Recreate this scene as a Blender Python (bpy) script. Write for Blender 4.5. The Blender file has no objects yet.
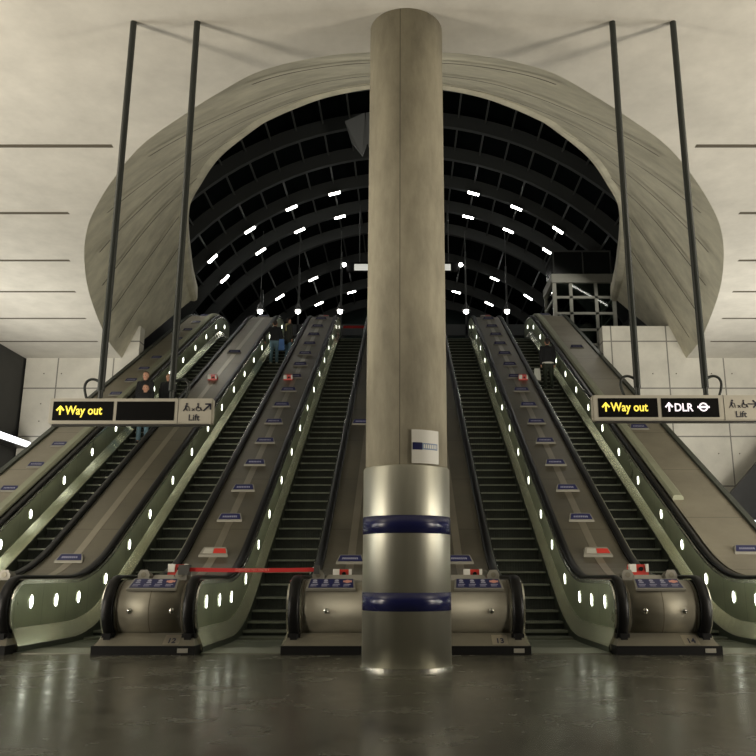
import bpy, bmesh, math, random
from mathutils import Vector, Matrix
random.seed(7)
sc = bpy.context.scene
COL = sc.collection
# ------------------------------------------------------------------ camera
cam_d = bpy.data.cameras.new('camera'); cam = bpy.data.objects.new('camera', cam_d); COL.objects.link(cam)
cam.location = (0, 0, 1.0); cam.rotation_euler = (math.radians(90 + 13.64), 0, 0)
cam_d.sensor_width = 36; cam_d.lens = 820 / 756 * 36; cam_d.shift_x = -26 / 756; cam_d.clip_end = 300
sc.camera = cam
# ------------------------------------------------------------------ world, exposure, lights
w = bpy.data.worlds.new('night'); sc.world = w; w.use_nodes = True
w.node_tree.nodes['Background'].inputs[0].default_value = (.25, .32, .36, 1)
w.node_tree.nodes['Background'].inputs[1].default_value = .03
sc.view_settings.view_transform = 'Standard'; sc.view_settings.look = 'None'
sc.view_settings.gamma = 1; sc.view_settings.use_curve_mapping = False
sc.view_settings.exposure = 0.0
sc.cycles.use_denoising = True
sc.cycles.max_bounces = 6
sc.cycles.sample_clamp_indirect = 4


def area(name, loc, aim, sx, sy, power, col):
    d = bpy.data.lights.new(name, 'AREA'); d.shape = 'RECTANGLE'; d.size = sx; d.size_y = sy
    d.energy = power; d.color = col
    o = bpy.data.objects.new(name, d); COL.objects.link(o); o.location = loc
    o.rotation_euler = (Vector(aim) - Vector(loc)).to_track_quat('-Z', 'Y').to_euler()
    return o


WARM = (1, .90, .74); PALE = (1, .96, .86); GREENISH = (.90, 1, .80)
for s in (-1, 1):
    area('wall_uplight', (s * 11.6, 20.5, 3.2), (s * 9.6, 20.8, 8.3), .3, 9, 580, PALE)
    area('wall_uplight', (s * 11.8, 9.0, 2.8), (s * 7.5, 12, 8.3), .3, 9, 620, PALE)
    area('concourse_uplight', (s * 10.5, 5.5, 2.4), (s * 3.5, 15, 9.6), .4, 5, 620, WARM)
    area('ceiling_strip_light', (s * 7.5, 8.0, 8.1), (s * 5.5, 13, 0), .4, 6, 120, WARM)
    area('landing_fill', (s * 8.0, 31.5, 14.5), (s * 3.5, 30, 8.0), .3, 4, 50, PALE)  # unseen fill, added to brighten the lift tower and upper decks


# ------------------------------------------------------------------ materials
def mat(name, col=(.5, .5, .5), rough=.5, metal=0.0, emit=None, estr=0, spec=.5, noise=None, bump=0, bscale=40, stretch=(1, 1, 1), coords='Object', rvar=0):
    m = bpy.data.materials.new(name); m.use_nodes = True
    nt = m.node_tree; N = nt.nodes; L = nt.links; b = N['Principled BSDF']
    b.inputs['Base Color'].default_value = (*col, 1); b.inputs['Roughness'].default_value = rough
    b.inputs['Metallic'].default_value = metal; b.inputs['Specular IOR Level'].default_value = spec
    if emit:
        b.inputs['Emission Color'].default_value = (*emit, 1); b.inputs['Emission Strength'].default_value = estr
    if noise or bump or rvar:
        tc = N.new('ShaderNodeTexCoord'); mp = N.new('ShaderNodeMapping'); mp.inputs['Scale'].default_value = stretch
        L.new(tc.outputs[coords], mp.inputs[0])
    if noise:
        sc_, amt = noise
        n1 = N.new('ShaderNodeTexNoise'); n1.inputs['Scale'].default_value = sc_; n1.inputs['Detail'].default_value = 8; n1.inputs['Roughness'].default_value = .65
        L.new(mp.outputs[0], n1.inputs['Vector'])
        r = N.new('ShaderNodeMapRange'); r.inputs[1].default_value = .3; r.inputs[2].default_value = .7
        r.inputs[3].default_value = 1 - amt; r.inputs[4].default_value = 1 + amt
        L.new(n1.outputs[0], r.inputs[0])
        mx = N.new('ShaderNodeMix'); mx.data_type = 'RGBA'; mx.blend_type = 'MULTIPLY'; mx.inputs[0].default_value = 1
        mx.inputs[6].default_value = (*col, 1); L.new(r.outputs[0], mx.inputs[7]); L.new(mx.outputs[2], b.inputs['Base Color'])
        if rvar:
            r2 = N.new('ShaderNodeMapRange'); r2.inputs[1].default_value = .3; r2.inputs[2].default_value = .7
            r2.inputs[3].default_value = rough - rvar; r2.inputs[4].default_value = rough + rvar
            L.new(n1.outputs[0], r2.inputs[0]); L.new(r2.outputs[0], b.inputs['Roughness'])
    if bump:
        n2 = N.new('ShaderNodeTexNoise'); n2.inputs['Scale'].default_value = bscale; n2.inputs['Detail'].default_value = 5
        L.new(mp.outputs[0], n2.inputs['Vector'])
        bp = N.new('ShaderNodeBump'); bp.inputs['Strength'].default_value = bump; bp.inputs['Distance'].default_value = .02
        L.new(n2.outputs[0], bp.inputs['Height']); L.new(bp.outputs[0], b.inputs['Normal'])
    return m


def joints(m, axes, width=.012, dark=.35):
    """darken thin joint lines where world coordinate (axis, period, offset) crosses; multiplies base colour"""
    nt = m.node_tree; N = nt.nodes; L = nt.links; b = N['Principled BSDF']
    tc = N.new('ShaderNodeNewGeometry'); sp = N.new('ShaderNodeSeparateXYZ'); L.new(tc.outputs['Position'], sp.inputs[0])
    last = None
    for ax, per, off in axes:
        a = N.new('ShaderNodeMath'); a.operation = 'SUBTRACT'; L.new(sp.outputs[ax], a.inputs[0]); a.inputs[1].default_value = off - per / 2
        f = N.new('ShaderNodeMath'); f.operation = 'FLOORED_MODULO'; L.new(a.outputs[0], f.inputs[0]); f.inputs[1].default_value = per
        g = N.new('ShaderNodeMath'); g.operation = 'SUBTRACT'; L.new(f.outputs[0], g.inputs[0]); g.inputs[1].default_value = per / 2
        h = N.new('ShaderNodeMath'); h.operation = 'ABSOLUTE'; L.new(g.outputs[0], h.inputs[0])
        k = N.new('ShaderNodeMath'); k.operation = 'GREATER_THAN'; L.new(h.outputs[0], k.inputs[0]); k.inputs[1].default_value = width
        if last:
            mm = N.new('ShaderNodeMath'); mm.operation = 'MINIMUM'; L.new(last.outputs[0], mm.inputs[0]); L.new(k.outputs[0], mm.inputs[1]); last = mm
        else:
            last = k
    r = N.new('ShaderNodeMapRange'); r.inputs[3].default_value = dark; r.inputs[4].default_value = 1; L.new(last.outputs[0], r.inputs[0])
    mx = N.new('ShaderNodeMix'); mx.data_type = 'RGBA'; mx.blend_type = 'MULTIPLY'; mx.inputs[0].default_value = 1
    src = b.inputs['Base Color']
    if src.is_linked:
        L.new(src.links[0].from_socket, mx.inputs[6])
    else:
        mx.inputs[6].default_value = src.default_value
    L.new(r.outputs[0], mx.inputs[7]); L.new(mx.outputs[2], b.inputs['Base Color'])
    return m


M = {}
M['ceiling'] = mat('ceiling_concrete', (.60, .575, .515), .8, noise=(1.6, .10), bump=.25, bscale=3, coords='Object')
M['soffit'] = mat('soffit_concrete', (.56, .53, .42), .8, noise=(1.3, .22), bump=.25, bscale=4)
M['groove'] = mat('groove_shadow_gap', (.10, .085, .06), .9)
M['wall'] = joints(mat('wall_concrete', (.66, .64, .57), .8, noise=(1.2, .12), bump=.2, bscale=5), [(0, 1.9, 9.05), (2, 1.66, 7.24)], .022, .35)
M['darkwall'] = mat('dark_wall', (.022, .023, .023), .55, noise=(2, .2))
M['column'] = joints(mat('column_concrete', (.345, .315, .235), .82, noise=(2.2, .34), bump=.3, bscale=14, stretch=(1, 1, .35)), [(0, 50, -.05)], .006, .45)
M['sleeve'] = mat('column_steel', (.42, .415, .35), .42, .9, noise=(1.5, .10), stretch=(3, 3, .3), rvar=.06)
M['navy'] = mat('navy_blue_band', (.008, .010, .060), .25)
M['deck'] = joints(mat('deck_steel', (.175, .16, .12), .42, .7, noise=(.7, .22), rvar=.07), [(1, 2.1, 14.0)], .010, .55)
M['deckstrip'] = mat('deck_strip_steel', (.33, .30, .235), .4, .75, noise=(1, .12))
M['flank'] = joints(mat('flank_panel', (.275, .25, .19), .5, .35, noise=(.8, .16)), [(1, 2.1, 14.3)], .010, .55)
M['ledge'] = mat('ledge_steel', (.32, .33, .235), .6, .2, noise=(1, .1))
M['drum'] = mat('drum_steel', (.20, .187, .145), .5, .6, noise=(1.3, .12), stretch=(1, 4, 4), rvar=.05)
M['panel'] = joints(mat('balustrade_panel', (.44, .48, .35), .31, .68, noise=(.9, .14), rvar=.06), [(1, .88, 12.52)], .006, .6)
M['inner'] = mat('inner_deck_steel', (.86, .86, .70), .24, .88, noise=(.8, .10))
M['skirt'] = mat('skirt_steel', (.07, .08, .065), .45, .6)
M['chrome'] = mat('bright_trim', (.75, .75, .68), .26, 1)
M['rubber'] = mat('black_handrail_rubber', (.006, .006, .006), .36, spec=.18)
M['black'] = mat('black_plastic', (.005, .005, .005), .6, spec=.15)
M['tread'] = mat('tread_aluminium', (.20, .21, .175), .4, .5, noise=(6, .2))
M['riser'] = mat('riser_dark', (.014, .017, .014), .6, .2, noise=(5, .3))
M['comb'] = mat('comb_steel', (.30, .30, .25), .35, .8)
M['rib'] = mat('rib_steel', (.075, .080, .078), .55, .1)
M['purlin'] = mat('purlin_steel', (.10, .105, .10), .5, .2)
M['roofskin'] = mat('night_glazing', (.003, .005, .005), .9, spec=.05)
M['oval'] = mat('oval_lamp', (1, 1, 1), .4, emit=(.97, 1, .84), estr=9)
M['lamp'] = mat('tube_lamp', (1, 1, 1), .4, emit=(1, .98, .92), estr=20)
M['strip'] = mat('strip_lamp', (1, 1, 1), .4, emit=(.95, .97, 1), estr=3)
M['housing'] = mat('lamp_housing', (.10, .10, .095), .4, .6)
M['signgrey'] = mat('sign_grey', (.52, .495, .42), .5, noise=(2, .05))
M['signface'] = mat('sign_black', (.004, .004, .004), .6, spec=.1)
M['yellow'] = mat('yellow_lettering', (.9, .75, .1), .5, emit=(1, .80, .10), estr=.85)
M['white'] = mat('white_lettering', (.9, .85, .9), .5, emit=(1, .88, .96), estr=.8)
M['ink'] = mat('ink', (.012, .012, .03), .6)
M['pole'] = mat('pole_paint', (.022, .027, .024), .38, spec=.5)
M['blue'] = mat('blue_sign_face', (.009, .012, .070), .35)
M['bluelet'] = mat('pale_print', (.28, .28, .36), .5)
M['wedge'] = mat('grey_sign_body', (.25, .24, .205), .45, .3)
M['red'] = mat('red_plastic', (.50, .03, .02), .4)
M['redtape'] = mat('red_webbing', (.42, .012, .012), .6, emit=None)
M['offwhite'] = mat('off_white_plastic', (.62, .61, .56), .45)
M['post'] = mat('lift_frame_steel', (.46, .46, .40), .4, .45, noise=(1, .15))
M['darkpanel'] = mat('dark_panel', (.012, .014, .013), .25)
M['banner'] = mat('grey_sheet', (.30, .31, .31), .5)
fl = joints(mat('floor_tiles', (.080, .078, .060), .24, noise=(1.4, .3), rvar=.08, coords='Object', spec=.5), [(0, 1.2, .3), (1, 1.2, 10.2)], .006, .6)
M['floor'] = fl
M['upfloor'] = mat('upper_floor', (.10, .10, .09), .4)
M['skin'] = mat('skin', (.55, .30, .20), .6)
M['hair'] = mat('dark_hair', (.02, .013, .01), .6)
M['hair2'] = mat('brown_hair', (.07, .035, .015), .6)
M['coat'] = mat('black_cloth', (.010, .011, .013), .9, noise=(9, .2))
M['coat2'] = mat('dark_olive_cloth', (.028, .030, .024), .9, noise=(9, .2))
M['jeans'] = mat('blue_denim', (.10, .17, .22), .9, noise=(14, .2))
M['trouser'] = mat('dark_trouser_cloth', (.022, .028, .020), .9)
M['shoe'] = mat('pale_shoe', (.35, .35, .32), .6)
M['shoeb'] = mat('black_shoe', (.01, .01, .01), .5)
M['scarf'] = mat('olive_scarf', (.28, .26, .12), .9)
M['bluebag'] = mat('blue_bag', (.08, .18, .45), .6)
M['whitebag'] = mat('white_bag', (.5, .5, .47), .6)
M['hem'] = mat('white_shirt', (.62, .62, .58), .8)


def glassmat():
    m = bpy.data.materials.new('clear_glass'); m.use_nodes = True
    nt = m.node_tree; N = nt.nodes; L = nt.links; N.clear()
    o = N.new('ShaderNodeOutputMaterial'); t = N.new('ShaderNodeBsdfTransparent'); g = N.new('ShaderNodeBsdfGlossy')
    t.inputs[0].default_value = (.55, .62, .58, 1); g.inputs['Roughness'].default_value = .05
    fz = N.new('ShaderNodeFresnel'); fz.inputs[0].default_value = 1.5; mx = N.new('ShaderNodeMixShader')
    L.new(fz.outputs[0], mx.inputs[0]); L.new(t.outputs[0], mx.inputs[1]); L.new(g.outputs[0], mx.inputs[2]); L.new(mx.outputs[0], o.inputs[0])
    return m


M['glass'] = glassmat()


# ------------------------------------------------------------------ helpers
def wloc(o):
    v = Vector((0, 0, 0))
    while o:
        v += o.location; o = o.parent
    return v


def obj(name, bm, m, parent=None, smooth=False, world=True):
    me = bpy.data.meshes.new(name)
    if parent is not None and world:
        bmesh.ops.translate(bm, verts=bm.verts, vec=-wloc(parent))
    bmesh.ops.recalc_face_normals(bm, faces=bm.faces)
    bm.to_mesh(me); bm.free()
    for mm in (m if isinstance(m, (list, tuple)) else [m]):
        me.materials.append(mm)
    if smooth:
        for p in me.polygons:
            p.use_smooth = True
    o = bpy.data.objects.new(name, me); COL.objects.link(o)
    if parent is not None:
        o.parent = parent
    return o


def tag(o, label, cat, group=None):
    o['label'] = label; o['category'] = cat
    if group: o['group'] = group
    return o


def thing(name, label, cat, loc=(0, 0, 0), group=None, rz=0):
    o = bpy.data.objects.new(name, None); COL.objects.link(o); o.location = loc; o.rotation_euler = (0, 0, rz)
    o.empty_display_size = .1
    return tag(o, label, cat, group)


def struct(o):
    o['kind'] = 'structure'; return o


def box(bm, x0, x1, y0, y1, z0, z1, mi=0):
    vs = [bm.verts.new((x, y, z)) for x in (x0, x1) for y in (y0, y1) for z in (z0, z1)]
    for q in ((0, 1, 3, 2), (4, 6, 7, 5), (0, 4, 5, 1), (2, 3, 7, 6), (0, 2, 6, 4), (1, 5, 7, 3)):
        f = bm.faces.new([vs[i] for i in q]); f.material_index = mi
    return vs


def hexa(bm, pts, mi=0):
    """eight points: bottom 4 (ccw) then top 4"""
    vs = [bm.verts.new(p) for p in pts]
    for q in ((3, 2, 1, 0), (4, 5, 6, 7), (0, 1, 5, 4), (1, 2, 6, 5), (2, 3, 7, 6), (3, 0, 4, 7)):
        bm.faces.new([vs[i] for i in q]).material_index = mi
    return vs


def rings(bm, rs, closed=True, caps=True, loop=False, mi=0):
    V = [[bm.verts.new(p) for p in r] for r in rs]; n = len(V[0]); m_ = len(V)
    for i in range(m_ if loop else m_ - 1):
        a, b = V[i], V[(i + 1) % m_]
        for j in range(n if closed else n - 1):
            k = (j + 1) % n
            bm.faces.new((a[j], a[k], b[k], b[j])).material_index = mi
    if caps and closed and not loop:
        for r in (V[0][::-1], V[-1]):
            bm.faces.new(r).material_index = mi
    return V


def tube(bm, pts, r, n=10, caps=True, mi=0):
    pts = [Vector(p) for p in pts]; rr = r if isinstance(r, (list, tuple)) else [r] * len(pts)
    up = None; R = []
    for i, p in enumerate(pts):
        d = (pts[min(i + 1, len(pts) - 1)] - pts[max(i - 1, 0)]).normalized()
        if up is None:
            a = Vector((0, 0, 1)) if abs(d.z) < .9 else Vector((1, 0, 0))
            up = (a - a.dot(d) * d).normalized()
        else:
            up = (up - up.dot(d) * d).normalized()
        s = d.cross(up)
        R.append([p + (up * math.cos(2 * math.pi * k / n) + s * math.sin(2 * math.pi * k / n)) * rr[i] for k in range(n)])
    rings(bm, R, caps=caps, mi=mi)


def lathe(bm, cx, cy, prof, n=48, a0=0, a1=2 * math.pi, mi=0):
    full = abs(a1 - a0 - 2 * math.pi) < 1e-6; cnt = n if full else n + 1
    R = [[(cx + r * math.cos(a0 + (a1 - a0) * k / n), cy + r * math.sin(a0 + (a1 - a0) * k / n), z) for k in range(cnt)] for r, z in prof]
    rings(bm, R, closed=full, caps=full, mi=mi)


def text(s, size, m, parent, loc, rot=(math.pi / 2, 0, 0), bold=.0, name='lettering', ext=.003, align='LEFT', sx=1):
    cu = bpy.data.curves.new('t', 'FONT'); cu.body = s; cu.size = size; cu.extrude = ext; cu.offset = bold; cu.align_x = align
    cu.resolution_u = 4
    t = bpy.data.objects.new('t', cu); COL.objects.link(t)
    dg = bpy.context.evaluated_depsgraph_get(); dg.update()
    me = bpy.data.meshes.new_from_object(t.evaluated_get(dg)); bpy.data.objects.remove(t); bpy.data.curves.remove(cu)
    me.transform(Matrix.Translation(Vector(loc) - (wloc(parent) if parent else Vector())) @ (Matrix.Rotation(rot[2], 4, 'Z') @ Matrix.Rotation(rot[0], 4, 'X')) @ Matrix.Diagonal((sx, 1, 1, 1)))
    me.materials.clear(); me.materials.append(m); me.name = name
    o = bpy.data.objects.new(name, me); COL.objects.link(o)
    if parent: o.parent = parent
    return o


def lerp(a, b, t): return a + (b - a) * t


ORD = ['lowest', 'second', 'third', 'fourth', 'fifth', 'sixth', 'seventh', 'eighth', 'ninth', 'tenth', 'eleventh', 'twelfth', 'thirteenth', 'fourteenth', 'fifteenth', 'sixteenth', 'seventeenth']
# ------------------------------------------------------------------ escalator geometry constants
S = math.tan(math.radians(30)); Y0 = 14.45; ZT = 11.0; YT = Y0 + ZT / S; AB = 1.0
YN = 11.42; YE = 35.3


def zb(y):
    if y < Y0 - AB: return 0.0
    if y < Y0 + AB: return S * (y - Y0 + AB) ** 2 / (4 * AB)
    if y < YT - AB: return S * (y - Y0)
    if y < YT + AB: return ZT - S * (YT + AB - y) ** 2 / (4 * AB)
    return ZT


def ys(a, b):
    key = [a, b]
    for c in (Y0, YT):
        key += [c - AB + 2 * AB * i / 10 for i in range(11)]
    return sorted(set(round(k, 4) for k in key if a <= k <= b))


def sweep(bm, prof, a, b, closed=True, mi=0):
    rings(bm, [[(u, y, zb(y) + dz) for u, dz in prof] for y in ys(a, b)], closed=closed, mi=mi)


ZC = .575; RH = .425; YC = YN + RH
LANES = [-7.19, -4.69, -2.19, 2.24, 4.76]; HW = .635


# ------------------------------------------------------------------ shell of the station
HC = 8.3; K = 7.3 / 7.0
# floor
bm = bmesh.new(); box(bm, -13.2, 13.2, -8, 28.6, -.3, 0); struct(obj('floor', bm, M['floor']))
# nose outline of the vault in the flat ceiling (x, y)
NOSE = [(0, 9.86), (1.0, 9.95), (2.0, 10.29), (2.75, 10.85), (3.45, 11.47), (4.36, 12.36), (5.17, 13.44), (5.93, 14.62), (6.55, 15.75), (7.2, 17.3), (7.93, 19.5), (8.62, 22.2), (9.05, 24.2), (9.28, 26.05)]
NOSE = [(x * K, y * K) for x, y in NOSE]
LIPK = 11.0 / 10.4
LIP = [(0, 15.94), (.6, 15.98), (1.19, 16.13), (1.8, 16.38), (2.37, 16.73), (2.95, 17.15), (3.43, 17.59), (4.59, 19.0), (5.45, 20.55), (6.12, 22.0), (6.75, 24.3), (7.25, 26.6), (7.55, 28.1), (7.88, 30.08)]
LIP = [(x * LIPK, y * LIPK) for x, y in LIP]
ZL = 12.0


def catmull(P, n):
    out = []
    for i in range(len(P) - 1):
        p0, p1, p2, p3 = P[max(i - 1, 0)], P[i], P[i + 1], P[min(i + 2, len(P) - 1)]
        for k in range(n):
            t = k / n
            out.append(tuple(.5 * (2 * b + (c_ - a) * t + (2 * a - 5 * b + 4 * c_ - d) * t * t + (3 * b - a - 3 * c_ + d) * t ** 3) for a, b, c_, d in zip(p0, p1, p2, p3)))
    out.append(P[-1]); return out


NC = catmull(NOSE, 6); LC = catmull(LIP, 6)
_l = []
for i, (x, y) in enumerate(LC):
    xa, ya_ = LC[max(i - 1, 0)]; xb, yb_ = LC[min(i + 1, len(LC) - 1)]
    dx, dy = (xb - xa, yb_ - ya_) if i else (1, 0)
    L_ = math.hypot(dx, dy); _l.append((x + dy / L_ * .21 + .12 * min(1, x / 6), y - dx / L_ * .21))
LC = _l
NS = [(-x, y) for x, y in NC[:0:-1]] + NC
LS = [(-x, y) for x, y in LC[:0:-1]] + LC
YW = NOSE[-1][1]
# ceiling, with the opening where the vault cuts through
bm = bmesh.new()
XE = 13.2
rows = [(-8, 0), (6, 0), (NC[0][1] - .001, 0)] + [(y, x) for x, y in NC] + [(YW + 1.6, NC[-1][0])]
for s in (-1, 1):
    prev = None
    for y, x in rows:
        cur = [bm.verts.new((s * lerp(x, XE, t), y, z)) for z in (HC, HC + .3) for t in (0, .33, .66, 1)]
        if prev:
            for j in (0, 1, 2, 4, 5, 6):
                bm.faces.new((prev[j], prev[j + 1], cur[j + 1], cur[j]))
            bm.faces.new((prev[3], prev[7], cur[7], cur[3]))
        prev = cur
ceil = struct(obj('ceiling', bm, M['ceiling'], smooth=False))


def nose_x(y):
    for (x0, y0), (x1, y1) in zip(NC, NC[1:]):
        if y0 <= y <= y1: return lerp(x0, x1, (y - y0) / (y1 - y0 + 1e-9))
    return 0 if y < NC[0][1] else NC[-1][0]


for i, yg in enumerate([12.4, 15.0, 17.5, 19.6, 21.8, 24.1]):
    yg *= K
    for s in (-1, 1):
        bm = bmesh.new(); x0 = nose_x(yg) + (.35 if i > 1 else .5)
        box(bm, min(s * x0, s * 12.95), max(s * x0, s * 12.95), yg - .05, yg + .05, HC - .006, HC + .05)
        obj('joint', bm, M['groove'], ceil)
# the vault soffit, lofted between ceiling opening and the upper lip
bm = bmesh.new(); NT = 12


def loft(i, t):
    (x0, y0), (x1, y1) = NS[i], LS[i]
    h = 4 * t * (1 - t) * .25
    return Vector((lerp(x0, x1, t), lerp(y0, y1, t), lerp(HC, ZL, t)))


R = [[loft(i, j / NT) for j in range(NT + 1)] for i in range(len(NS))]
rings(bm, R, closed=False, caps=False)
vault = struct(obj('ceiling_vault', bm, M['soffit'], smooth=True))


def loft_at_y(i, y, m_=.0):
    (x0, y0), (x1, y1) = NS[i], LS[i]
    t = (y - y0) / (y1 - y0)
    return t


for yg in (10.9, 13.3, 15.55, 17.75, 19.95, 22.2, 24.5):
    yg = yg * K
    for s in (-1, 1):
        strip = []
        for i in range(len(NS)):
            if (NS[i][0] * s) < 0: continue
            t = loft_at_y(i, yg)
            if .055 < t < .985:
                a = loft(i, t); c_ = loft(i, min(1, t + .015))
                n = Vector((-a.x * .12, -.05, -1)).normalized() * .05 + Vector((-a.x, 0, 0)).normalized() * .045
                strip.append((a + n, c_ + n))
        if len(strip) > 2:
            if s < 0: strip = strip[::-1]
            bm = bmesh.new()
            rings(bm, strip, closed=False, caps=False); obj('joint', bm, M['groove'], vault, smooth=True)
# lip: a rounded concrete edge band
bm = bmesh.new(); R = []
for i, (x, y) in enumerate(LS):
    x0, y0 = LS[max(i - 1, 0)]; x1, y1 = LS[min(i + 1, len(LS) - 1)]
    d = Vector((x1 - x0, y1 - y0, 0)).normalized(); n = Vector((d.y, -d.x, 0))
    if n.dot(Vector((0, 26, 0)) - Vector((x, y, 0))) < 0: n = -n
    R.append([Vector((x, y, ZL)) + n * a + Vector((0, 0, b)) for a, b in ((-.05, -.05), (.10, -.06), (.20, 0), (.22, .12), (.20, .55), (-.05, .55))])
rings(bm, R); struct(obj('trim_lip', bm, M['soffit'], smooth=False))
# dark return above the lip
bm = bmesh.new(); rings(bm, [[(x * 1.0, y, ZL + .5), (x * 1.25, y - .9, ZL + .9), (x * 1.9, y - 3, ZL + 1.2)] for x, y in LS], closed=False, caps=False)
struct(obj('ground_slab', bm, M['darkwall']))
# walls
bm = bmesh.new(); box(bm, -12.95, -9.12, YW + .02, YW + .5, 0, 9.45)
struct(obj('wall_back_left', bm, M['wall']))
bm = bmesh.new(); box(bm, 6.86, 12.95, YW + .02, YW + .5, 0, 9.45); struct(obj('wall_back_right', bm, M['wall']))
bm = bmesh.new(); box(bm, -13.3, -13.0, -8, YW + 1, 0, HC); wl = struct(obj('wall_left', bm, M['darkwall']))
bm = bmesh.new(); box(bm, 13.0, 13.3, -8, YW + 1, 0, HC); struct(obj('wall_right', bm, M['darkwall']))
for s in (-1, 1):
    bm = bmesh.new(); box(bm, s * 9.9 - .1, s * 9.9 + .1, YW + .5, 36, 0, 12.0); struct(obj('wall_shaft_' + ('left' if s < 0 else 'right'), bm, M['darkwall']))
bm = bmesh.new(); box(bm, -13, 13, -8.3, -8, 0, HC); struct(obj('wall_front', bm, M['wall']))
for nm, xs in (('wall_back_left', (-12.3, -11.7, -10.4, -9.8)), ('wall_back_right', (7.3, 8.5, 9.3, 10.5, 11.2, 12.3))):
    bm = bmesh.new()
    for x in xs:
        for z in (3.3, 5.0, 6.1, 6.7, 7.75):
            tube(bm, [(x, YW + .012, z), (x, YW + .03, z)], .022, 8)
    obj('tie_holes', bm, M['groove'], bpy.data.objects[nm])['kind'] = 'stuff'
# sloping dark side of the next stair, right
bm = bmesh.new()
ya, yb = YW - 1.4, YW - 1.2
rings(bm, [[(10.15, y, 3.48), (12.9, y, 6.35), (12.9, y, 2.1), (10.95, y, 2.25), (10.3, y, 2.75)] for y in (ya, yb)])
struct(obj('wall_stair_side', bm, M['darkwall']))

# upper floor and rear
bm = bmesh.new(); box(bm, -14, 14, YE - .2, 57, ZT - .5, ZT); struct(obj('floor_upper', bm, M['upfloor']))
bm = bmesh.new(); box(bm, -14, 14, 57, 57.3, ZT, 21); struct(obj('wall_end', bm, mat('end_glazing', (.035, .055, .052), .6)))
# canopy vault
RV = 12.8; ZV = 6.8


def arc(r, a0=-78, a1=78, n=48):
    return [(r * math.sin(math.radians(lerp(a0, a1, k / n))), ZV + r * math.cos(math.radians(lerp(a0, a1, k / n)))) for k in range(n + 1)]


bm = bmesh.new(); rings(bm, [[(x, y, z) for x, z in arc(RV + 1.0)] for y in (15, 57)], closed=False, caps=False)
canopy = struct(obj('canopy_roof', bm, M['roofskin'], smooth=True))
bm = bmesh.new()
bm.free()
RIBY = [23.0, 25.7, 28.4, 31.1, 33.8, 36.5, 39.2, 42.0, 46.15, 50.55, 54.5]
for y in RIBY:
    bm = bmesh.new(); d = .55
    rings(bm, [[(x, yy, z) for (x, z), yy in zip((pa, pa, pb, pb), (y - .10, y + .10, y + .10, y - .10))] for pa, pb in zip(arc(RV - .05), arc(RV + d))])
    obj('rib', bm, M['rib'], canopy, smooth=False)
for y, y2 in zip(RIBY, RIBY[1:]):
    bm = bmesh.new()
    for a in range(-65, 66, 5):
        # short struts between ribs, hung low at the upper edge of each band
        a_ = math.radians(a); n = Vector((math.sin(a_), 0, math.cos(a_))); t = Vector((math.cos(a_), 0, -math.sin(a_)))
        p = Vector((0, y + .1, ZV)) + n * (RV + .45); q = Vector((0, y2 - .1, ZV)) + n * (RV + .45)
        hexa(bm, [p - t * .035 - n * .07, p + t * .035 - n * .07, q + t * .035 - n * .07, q - t * .035 - n * .07, p - t * .035 + n * .07, p + t * .035 + n * .07, q + t * .035 + n * .07, q - t * .035 + n * .07])
    obj('purlins', bm, M['purlin'], canopy)['kind'] = 'stuff'
# end screen: beam, mullions
bm = bmesh.new(); box(bm, -12, 12, 43.9, 44.1, ZT + 3.1, ZT + 3.75); struct(obj('trim_transom', bm, M['rib']))
for x in (-8.0, -5.95, -3.55, 3.5, 5.8, 8.2):
    bm = bmesh.new(); box(bm, x - .05, x + .05, 43.9, 44.05, ZT, ZV + math.sqrt(RV ** 2 - x * x)); struct(obj('trim_mullion', bm, M['rib']))
# dark kiosk wall at head of escalators
bm = bmesh.new(); box(bm, -9.5, 9.5, 47, 47.3, ZT, ZT + 1.6); struct(obj('wall_landing', bm, M['darkwall']))

# ------------------------------------------------------------------ canopy lamps
LM = bmesh.new(); box(LM, -.33, .33, -.07, .07, -.05, .03)
lens_proto = None


def rib_lamp(x, y, label, group, w_=.27, first=[None, None]):
    r = math.hypot(1, 1); a = math.asin(max(-1, min(1, x / (RV - .16)))); z = ZV + (RV - .16) * math.cos(a)
    t = thing('rib_lamp', label, 'lamp', (x, y - .18, z), group)
    t.rotation_euler = (0, a, 0)
    if first[0] is None:
        b1 = bmesh.new(); box(b1, -w_ - .04, w_ + .04, -.09, .10, 0, .12)
        h = obj('lamp_body', b1, M['housing'], t, world=False)
        b2 = bmesh.new(); box(b2, -w_, w_, -.07, .05, -.06, .0)
        l = obj('lamp_tube', b2, M['lamp'], t, world=False)
        first[0], first[1] = h, l
    else:
        for p in first:
            c_ = p.copy(); COL.objects.link(c_); c_.parent = t


def lamp_row(xs, y, rowname):
    for s, side in ((-1, 'left'), (1, 'right')):
        for i, x in enumerate(xs):
            rib_lamp(s * x, y, f'{ORD[len(xs) - 1 - i]} white tube lamp on the {side} of the {rowname}', 'tube lamps on the canopy ribs')


lamp_row((3.35, 5.4, 7.35, 9.05), 36.5, 'nearest lit canopy rib')
lamp_row((3.3, 5.35, 7.3, 9.05), 39.2, 'second lit canopy rib')
lamp_row((5.4, 7.35), 46.15, 'third lit canopy rib')
lamp_row((3.4, 5.5), 50.55, 'farthest lit canopy rib')
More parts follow.
